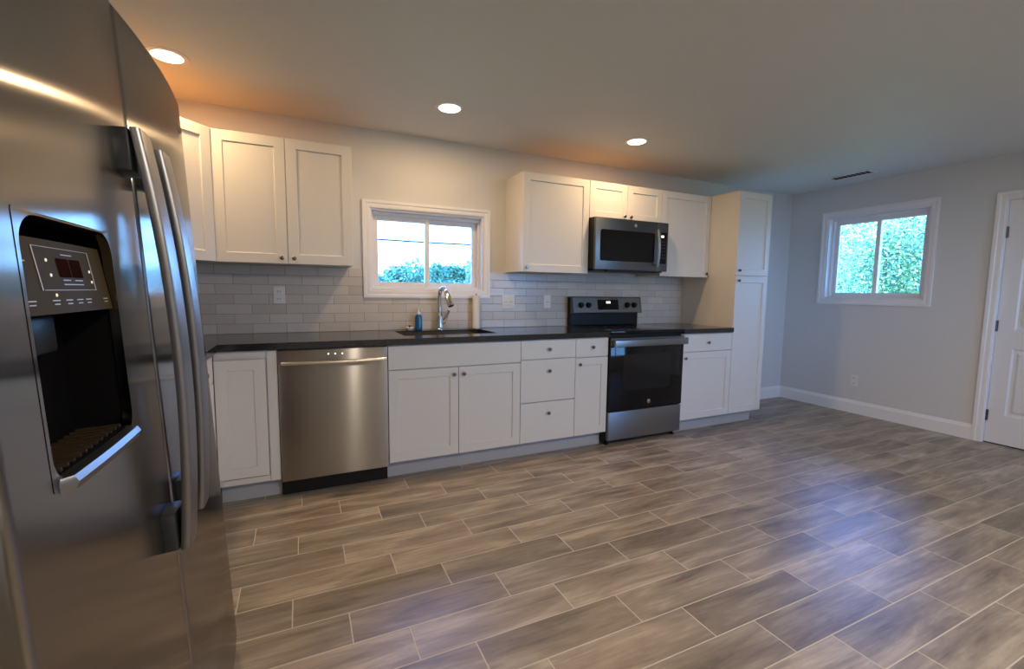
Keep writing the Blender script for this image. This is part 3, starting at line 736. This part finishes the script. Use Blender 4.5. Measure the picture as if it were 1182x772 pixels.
# ------------------------------------------------------------------ refrigerator (leaning back a little on its front feet)
FX = -.097
YG, YE, YN = -2.312, -1.778, -2.860      # door gap, far edge, near edge
HT = 1.762
fr_ = empty('refrigerator', (FX, YG, 0), 'large stainless side-by-side refrigerator with ice and water dispenser in the left door', 'refrigerator')
def fprof(y, ya, yb_, bulge):
    s = (y-ya)/(yb_-ya); edge = min(s, 1-s)*(yb_-ya)
    r = .007; c = 0
    if edge < r: c = -(r - math.sqrt(max(0, r*r-(r-edge)**2)))
    return FX + bulge*(1-(2*s-1)**2) + c*.8
DT = .070  # door thickness
def door(name, ya, yb_, bulge, z0, z1, hole=None):
    bm = BM()
    ys = [ya+.018*(1-math.cos(PI/2*i/5)) for i in range(6)]
    ys = [ya + (yb_-ya)*0 + .018*(i/5)**2 for i in range(6)] + [ya+.018+(yb_-ya-.036)*i/26 for i in range(1, 26)] + [yb_-.018*(i/5)**2 for i in range(5, -1, -1)]
    zs = [z0, z0+.003, z0+.010, z0+.3, z0+.6, z0+.9, z1-.35, z1-.012, z1-.004, z1]
    if hole:
        ys = [y for y in ys if min(abs(y-hole[0]), abs(y-hole[1])) > .006] + [hole[0], hole[1]]; ys.sort()
        zs = [z for z in zs if min(abs(z-hole[2]), abs(z-hole[3])) > .006] + [hole[2], hole[3]]; zs.sort()
    def X_(y, z):
        x = fprof(y, ya, yb_, bulge); e_ = min(z-z0, z1-z)
        if e_ < .012: x -= .010*(1-e_/.012)**2
        return x
    G = [[bm.verts.new((X_(y, z), y, z)) for z in zs] for y in ys]
    inh = lambda a, b, c, d: hole and a >= hole[0]-1e-6 and b <= hole[1]+1e-6 and c >= hole[2]-1e-6 and d <= hole[3]+1e-6
    for i in range(len(ys)-1):
        for j in range(len(zs)-1):
            if inh(ys[i], ys[i+1], zs[j], zs[j+1]): continue
            bm.faces.new((G[i][j], G[i+1][j], G[i+1][j+1], G[i][j+1]))
    # sides, top, bottom, back
    xb = FX-DT
    bk = [[bm.verts.new((xb, y, z)) for z in (z0, z1)] for y in (ya, yb_)]
    bm.faces.new([bk[0][0]] + [g_ for g_ in G[0]] + [bk[0][1]]); bm.faces.new(([bk[1][0]] + [g_ for g_ in G[-1]] + [bk[1][1]])[::-1])
    bm.faces.new([bk[0][1]] + [g_[-1] for g_ in G] + [bk[1][1]]); bm.faces.new(([bk[0][0]] + [g_[0] for g_ in G] + [bk[1][0]])[::-1])
    if not hole: bm.faces.new((bk[0][0], bk[0][1], bk[1][1], bk[1][0]))
    return obj(name, bm, M_fridge, fr_, True, angle=50)
HY0, HY1, HZ0, HZ1 = -2.780, -2.520, .975, 1.300
d_far = door('door', YG+.005, YE, .013, .045, HT)
d_near = door('freezer_door', YN, YG-.005, .013, .045, HT, (HY0, HY1, HZ0, HZ1))
# dispenser recess
def fx_at(y): return fprof(y, YN, YG-.004, .013)
bm = BM(); dp = FX-.062
N_ = 8; yy = [HY0+(HY1-HY0)*i/N_ for i in range(N_+1)]
top = [[bm.verts.new((fx_at(y)-.0005, y, z)) for z in (HZ0, HZ1)] for y in yy]; bak = [[bm.verts.new((dp, y, z)) for z in (HZ0, HZ1)] for y in (HY0, HY1)]
bm.faces.new([bak[0][0]] + [bak[0][1], top[0][1], top[0][0]]); bm.faces.new([bak[1][0], bak[1][1], top[-1][1], top[-1][0]])
bm.faces.new([bak[0][1]] + [t_[1] for t_ in top] + [bak[1][1]]); bm.faces.new([bak[0][0]] + [t_[0] for t_ in top] + [bak[1][0]])
bm.faces.new((bak[0][0], bak[0][1], bak[1][1], bak[1][0]))
obj('dispenser_cavity', bm, M_cavity, d_near)
# bezel frame with rounded corners
def ringy(pts_o, pts_i, xo, xi, thick):
    bm = BM(); k = len(pts_o)
    A = [bm.verts.new((fx_at(y)+xo, y, z)) for y, z in pts_o]; Bv = [bm.verts.new((fx_at(y)+xi+thick, y, z)) for y, z in pts_i]
    C_ = [bm.verts.new((fx_at(y)-.012, y, z)) for y, z in pts_i]
    for i in range(k):
        bm.faces.new((A[i], A[(i+1)%k], Bv[(i+1)%k], Bv[i])); bm.faces.new((Bv[i], Bv[(i+1)%k], C_[(i+1)%k], C_[i]))
    return bm
po = rrect(HY0-.003, HY1+.003, HZ0-.003, HZ1+.003, .004, 6); pi_ = rrect(HY0+.003, HY1-.003, HZ0+.003, HZ1-.003, .035, 6)
obj('dispenser_bezel', ringy(po, pi_, .0006, 0, .0007), M_fridge, d_near, True)
# control panel: upper glossy panel, leaning outward at its foot
ZPB = 1.180
M_panel = mat('dispenser_panel', (.062, .046, .022), .55, metal=.0, spec=.04)
bm = BM()
P4 = lambda y, f: Vector((fx_at(y)-.016+.010*(1-f), y, ZPB+(HZ1-.026-ZPB)*f))
ny = 10; g0 = [[bm.verts.new(P4(HY0+.005+(HY1-HY0-.010)*i/ny, f)) for f in (0, 1)] for i in range(ny+1)]
g1 = [[bm.verts.new(v.co+Vector((-.020, 0, 0))) for v in r] for r in g0]
for i in range(ny):
    bm.faces.new((g0[i][0], g0[i+1][0], g0[i+1][1], g0[i][1])); bm.faces.new((g1[i][0], g1[i][1], g1[i+1][1], g1[i+1][0]))
    bm.faces.new((g0[i][0], g1[i][0], g1[i+1][0], g0[i+1][0])); bm.faces.new((g0[i][1], g0[i+1][1], g1[i+1][1], g1[i][1]))
bm.faces.new((g0[0][0], g0[0][1], g1[0][1], g1[0][0])); bm.faces.new((g0[-1][0], g1[-1][0], g1[-1][1], g0[-1][1]))
pnl = obj('dispenser_panel', bm, M_panel, d_near)
def pbox(bm, s0, s1, f0, f1, o=.0006):   # s across the panel 0..1 near to far, f up
    W0 = HY0+.005; WW = HY1-HY0-.010
    q = [P4(W0+WW*s, f)+Vector((o, 0, 0)) for s, f in ((s0, f0), (s1, f0), (s1, f1), (s0, f1))]
    plate(bm, q, Vector((1,0,0)), .0004)
bm = BM(); pbox(bm, .40, .52, .50, .76); pbox(bm, .54, .66, .50, .76); obj('display', bm, M_redseg, pnl)
bm = BM()
pbox(bm, .20, .80, .895, .902); pbox(bm, .22, .80, .315, .322); pbox(bm, .20, .207, .315, .90); pbox(bm, .79, .797, .315, .90)
for s in (.06, .27, .40, .52, .63, .88):
    for k in range(2): pbox(bm, s-.01+.01*k, s+.06-.01*k, .17-.05*k, .185-.05*k)
for s0_, s1_, f in ((.42, .50, .45), (.55, .64, .45), (.42, .64, .39), (.46, .58, .81), (.06, .12, .68)): pbox(bm, s0_, s1_, f, f+.014)
obj('panel_print', bm, M_mark, pnl)
for s, f in ((.09, .76), (.30, .72), (.31, .52), (.31, .25), (.76, .60), (.76, .44)):
    bm = BM(); W0 = HY0+.005; WW = HY1-HY0-.010; lathe(bm, P4(W0+WW*s, f)+Vector((.0006,0,0)), (1,0,0), [(0,.0022),(.0008,.002),(.0009,.0005)], 10); obj('indicator_light', bm, mat('panel_light', (.7,.65,.5), .4, emit=(1,.9,.7), estr=.5) if 'panel_light' not in bpy.data.materials else bpy.data.materials['panel_light'], pnl)
# paddle, nozzle and tray
bm = BM(); box(bm, dp+.002, dp+.032, -2.72, -2.62, 1.125, ZPB-.002, .006, 2); obj('ice_chute', bm, M_black, d_near, True)
bm = BM(); box(bm, dp+.003, dp+.008, -2.71, -2.63, 1.03, 1.12, .002); obj('paddle', bm, M_black, d_near)
bm = BM(); box(bm, dp+.001, FX+.004, HY0+.006, HY1-.006, HZ0+.002, HZ0+.012); tr_ = obj('drip_tray', bm, M_cavity, d_near)
bm = BM()
for i in range(13):
    y = HY0+.02+i*(HY1-HY0-.04)/12; box(bm, dp+.006, FX+.000, y-.003, y+.003, HZ0+.0122, HZ0+.0165)
obj('tray_grille', bm, mat('grille_brown', (.10, .07, .045), .35, .6), tr_)
bm = BM(); n = 14
for side in range(1):
    A = []
    for i in range(n+1):
        y = HY0+.002+(HY1-HY0-.004)*i/n; b_ = fx_at(y)-(.019 if i in (0, n) else 0)
        A.append([bm.verts.new(p) for p in ((b_-.004, y, HZ0-.010), (b_+.010, y, HZ0-.008), (b_+.014, y, HZ0+.002), (b_+.010, y, HZ0+.010), (b_-.004, y, HZ0+.012))])
    for a, b in zip(A, A[1:]):
        for k in range(5): bm.faces.new((a[k], a[(k+1)%5], b[(k+1)%5], b[k]))
    bm.faces.new(A[0][::-1]); bm.faces.new(A[-1])
obj('tray_lip', bm, M_handle, d_near, True)
# handles: flat bowed bars on end brackets
def fhandle(parent, yc, hw, z0, z1):
    n = 22; bm = BM(); rows = []
    for i in range(n+1):
        s = -1+2*i/n; z = (z0+z1)/2+s*(z1-z0)/2
        p = .030+.024*(1-s*s)
        sec = []
        for k in range(16):
            a = 2*PI*k/16; ca, sa = math.cos(a), math.sin(a)
            sec.append(bm.verts.new((FX+.010+p+.009*math.copysign(abs(ca)**.35, ca), yc+hw*math.copysign(abs(sa)**.35, sa), z)))
        rows.append(sec)
    for a, b in zip(rows, rows[1:]):
        for k in range(16): bm.faces.new((a[k], a[(k+1)%16], b[(k+1)%16], b[k]))
    bm.faces.new(rows[0][::-1]); bm.faces.new(rows[-1])
    h = obj('handle', bm, M_handle, parent, True, angle=60)
    for za, zb2 in ((z0, z0+.075), (z1-.075, z1)):
        bm = BM(); box(bm, FX+.001, FX+.031, yc-hw, yc+hw, za, zb2, .004, 2); obj('handle_bracket', bm, M_bracket, h, True)
    return h
fhandle(d_near, -2.395, .036, .700, 1.495)
fhandle(d_far, -2.250, .034, .715, 1.495)
bm = BM(); c0 = Vector((fprof(-1.85, YG+.004, YE, .013)+.0005, -1.85, 1.665))
vsA = [bm.verts.new(c0+Vector((0, .028*math.cos(a), .011*math.sin(a)))) for a in [2*PI*k/24 for k in range(24)]]
vsB = [bm.verts.new(v.co+Vector((.0015,0,0))) for v in vsA]
for k in range(24): bm.faces.new((vsA[k], vsA[(k+1)%24], vsB[(k+1)%24], vsB[k]))
bm.faces.new(vsB); obj('badge', bm, M_hinge, d_far)
bm = BM(); box(bm, FX-.66, FX-DT-.008, YN+.004, YE-.004, .060, HT-.012, .004); obj('cabinet_body', bm, mat('fridge_side_grey', (.16, .16, .165), .45), fr_)
bm = BM(); box(bm, FX-DT-.0078, FX-DT-.0005, YN+.012, YE-.012, .062, HT-.02); obj('door_gasket', bm, M_gap, fr_)
bm = BM(); box(bm, FX-.62, FX-.10, YN+.02, YE-.02, .048, .0595); obj('base_grille', bm, M_black, fr_)
for yy_ in (YN+.04, YE-.04):
    bm = BM(); box(bm, FX-.13, FX-.03, yy_-.02, yy_+.02, HT+.0005, HT+.014, .004); obj('hinge_cover', bm, M_hinge, fr_)
    bm = BM(); lathe(bm, (FX-.14, yy_, .0065), (0,0,1), [(0,.02),(.012,.02),(.013,.008),(.041,.008)], 14); obj('foot', bm, M_black, fr_, True)
    bm = BM(); lathe(bm, (FX-.56, yy_, .0275), (0,0,1), [(0,.02),(.012,.02),(.013,.008),(.020,.008)], 14); obj('foot', bm, M_black, fr_, True)
fr_.rotation_euler = (0, -math.radians(2.75), 0)

# ------------------------------------------------------------------ outside
struct('ground', B(-60, 90, -40, 110, -.75, -.6), M_grass)
def crown(rad, hgt, nleaf, size, seed, lobes=9):
    rnd_ = random.Random(seed); bm = BM()
    lob = [(Vector((rnd_.uniform(-.6, .6)*rad, rnd_.uniform(-.6, .6)*rad, rnd_.uniform(.15, .9)*hgt)), rnd_.uniform(.35, .6)*rad) for _ in range(lobes)]
    for _ in range(nleaf):
        c, r = rnd_.choice(lob)
        d = Vector((rnd_.gauss(0,1), rnd_.gauss(0,1), rnd_.gauss(0,1))).normalized()
        p = c + d*r*rnd_.uniform(.55, 1.05)
        a = Vector((rnd_.gauss(0,1), rnd_.gauss(0,1), rnd_.gauss(0,.6))).normalized(); b = a.orthogonal().normalized(); b = (b+a.cross(b)*rnd_.uniform(-1, 1)).normalized()
        s = size*rnd_.uniform(.6, 1.3)
        vs = [bm.verts.new(p+a*s), bm.verts.new(p+b*s*.45), bm.verts.new(p-a*s), bm.verts.new(p-b*s*.45)]
        bm.faces.new(vs)
    me = bpy.data.meshes.new('foliage')
    bmesh.ops.recalc_face_normals(bm, faces=bm.faces[:0]); bm.to_mesh(me); bm.free(); return me
def tree(x, y, me, m, zt, sx_, sz_, label, group, rot=0, cz=.8):
    t = empty('tree', (x, y, -.6), label, 'tree', group)
    bm = BM(); tube(bm, [(x, y, -.6), (x+.05, y, -.6+cz*.6), (x-.05, y+.05, -.6+cz+zt*.5)], .15, 8, rs=[.16*sx_, .12*sx_, .05*sx_]); obj('trunk', bm, M_bark, t, True)
    if not me.materials: me.materials.append(m)
    f = bpy.data.objects.new('foliage', me); COL.objects.link(f); f.parent = t; f.location = (0, 0, cz*.45); f.scale = (sx_, sx_, sz_); f.rotation_euler = (0, 0, rot)
def polar(az, dist): a = math.radians(az); return CAM.x+dist*math.sin(a), CAM.y+dist*math.cos(a)
far = [crown(3.0, 4.2, 5000, .26, s) for s in (1, 2, 3)]
names_far = ['low bushy tree at the left edge of the sink window view', 'tallest bushy tree in the left pane of the sink window', 'bushy tree beside the centre bar of the sink window', 'bushy tree just right of the centre bar of the sink window', 'low bushy tree in the dip of the treeline, right pane', 'bushy tree at the right edge of the sink window view', 'bushy tree beyond the sink window, past its right frame', 'bushy tree beyond the sink window, past its left frame', 'bushy tree beyond the sink window, second past its left frame', 'bushy tree beyond the sink window, third past its left frame']
for i, (az, dist, s, hz) in enumerate([(9.1, 36, .70, .62), (12.2, 60, 1.05, 1.17), (14.6, 44, .72, .80), (16.4, 52, .90, .95), (18.3, 36, .60, .50), (20.6, 60, 1.1, 1.10), (24.0, 46, .9, .95), (4.8, 50, 1.1, .9), (-1.5, 44, 1.0, .9), (-8.0, 46, 1.1, .85)]):
    x, y = polar(az, dist); tree(x, y, far[i % 3], M_leaf_far, 3, s, hz, names_far[i], 'trees beyond the sink window', rot=i*1.3)
near = [crown(2.4, 4.6, 24000, .058, s, 12) for s in (11, 12)]
for i, (az, dist, s, hz, nm) in enumerate([(58.2, 16.6, .78, .68, 'leafy yellow-green tree filling the left pane of the right window'), (64.5, 11.3, .58, .70, 'leafy yellow-green tree filling the right pane of the right window'), (62.0, 28, 1.4, 1.12, 'tall leafy tree behind the other two beyond the right window'), (70.6, 19.5, .88, .84, 'leafy tree beyond the right window, past its right frame'), (49, 21, 1.0, 1.0, 'leafy tree beyond the right window, past its left frame')]):
    x, y = polar(az, dist); tree(x, y, near[i % 2], M_leaf_near, 4, s, hz, nm, 'trees beyond the right window', rot=i*2.1)
pa, pb = polar(1, 25), polar(29, 27)
t = empty('utility_line', (pa[0], pa[1], -.6), 'dark utility wire crossing the sky in the sink window', 'power line')
za, zb3 = CAM.z+.1095*25, CAM.z+.0965*27
bm = BM(); tube(bm, [(pa[0]+(pb[0]-pa[0])*i/16, pa[1]+(pb[1]-pa[1])*i/16, za+(zb3-za)*i/16-.10*(1-(2*i/16-1)**2)) for i in range(17)], .05, 8); obj('wire', bm, M_wire, t, True)
for p, z in ((pa, za), (pb, zb3)):
    bm = BM(); lathe(bm, (p[0], p[1]+.13, -.6), (0,0,1), [(0,.13),(z+1.2,.10),(z+1.25,.02)], 12); obj('pole', bm, M_bark, t, True)
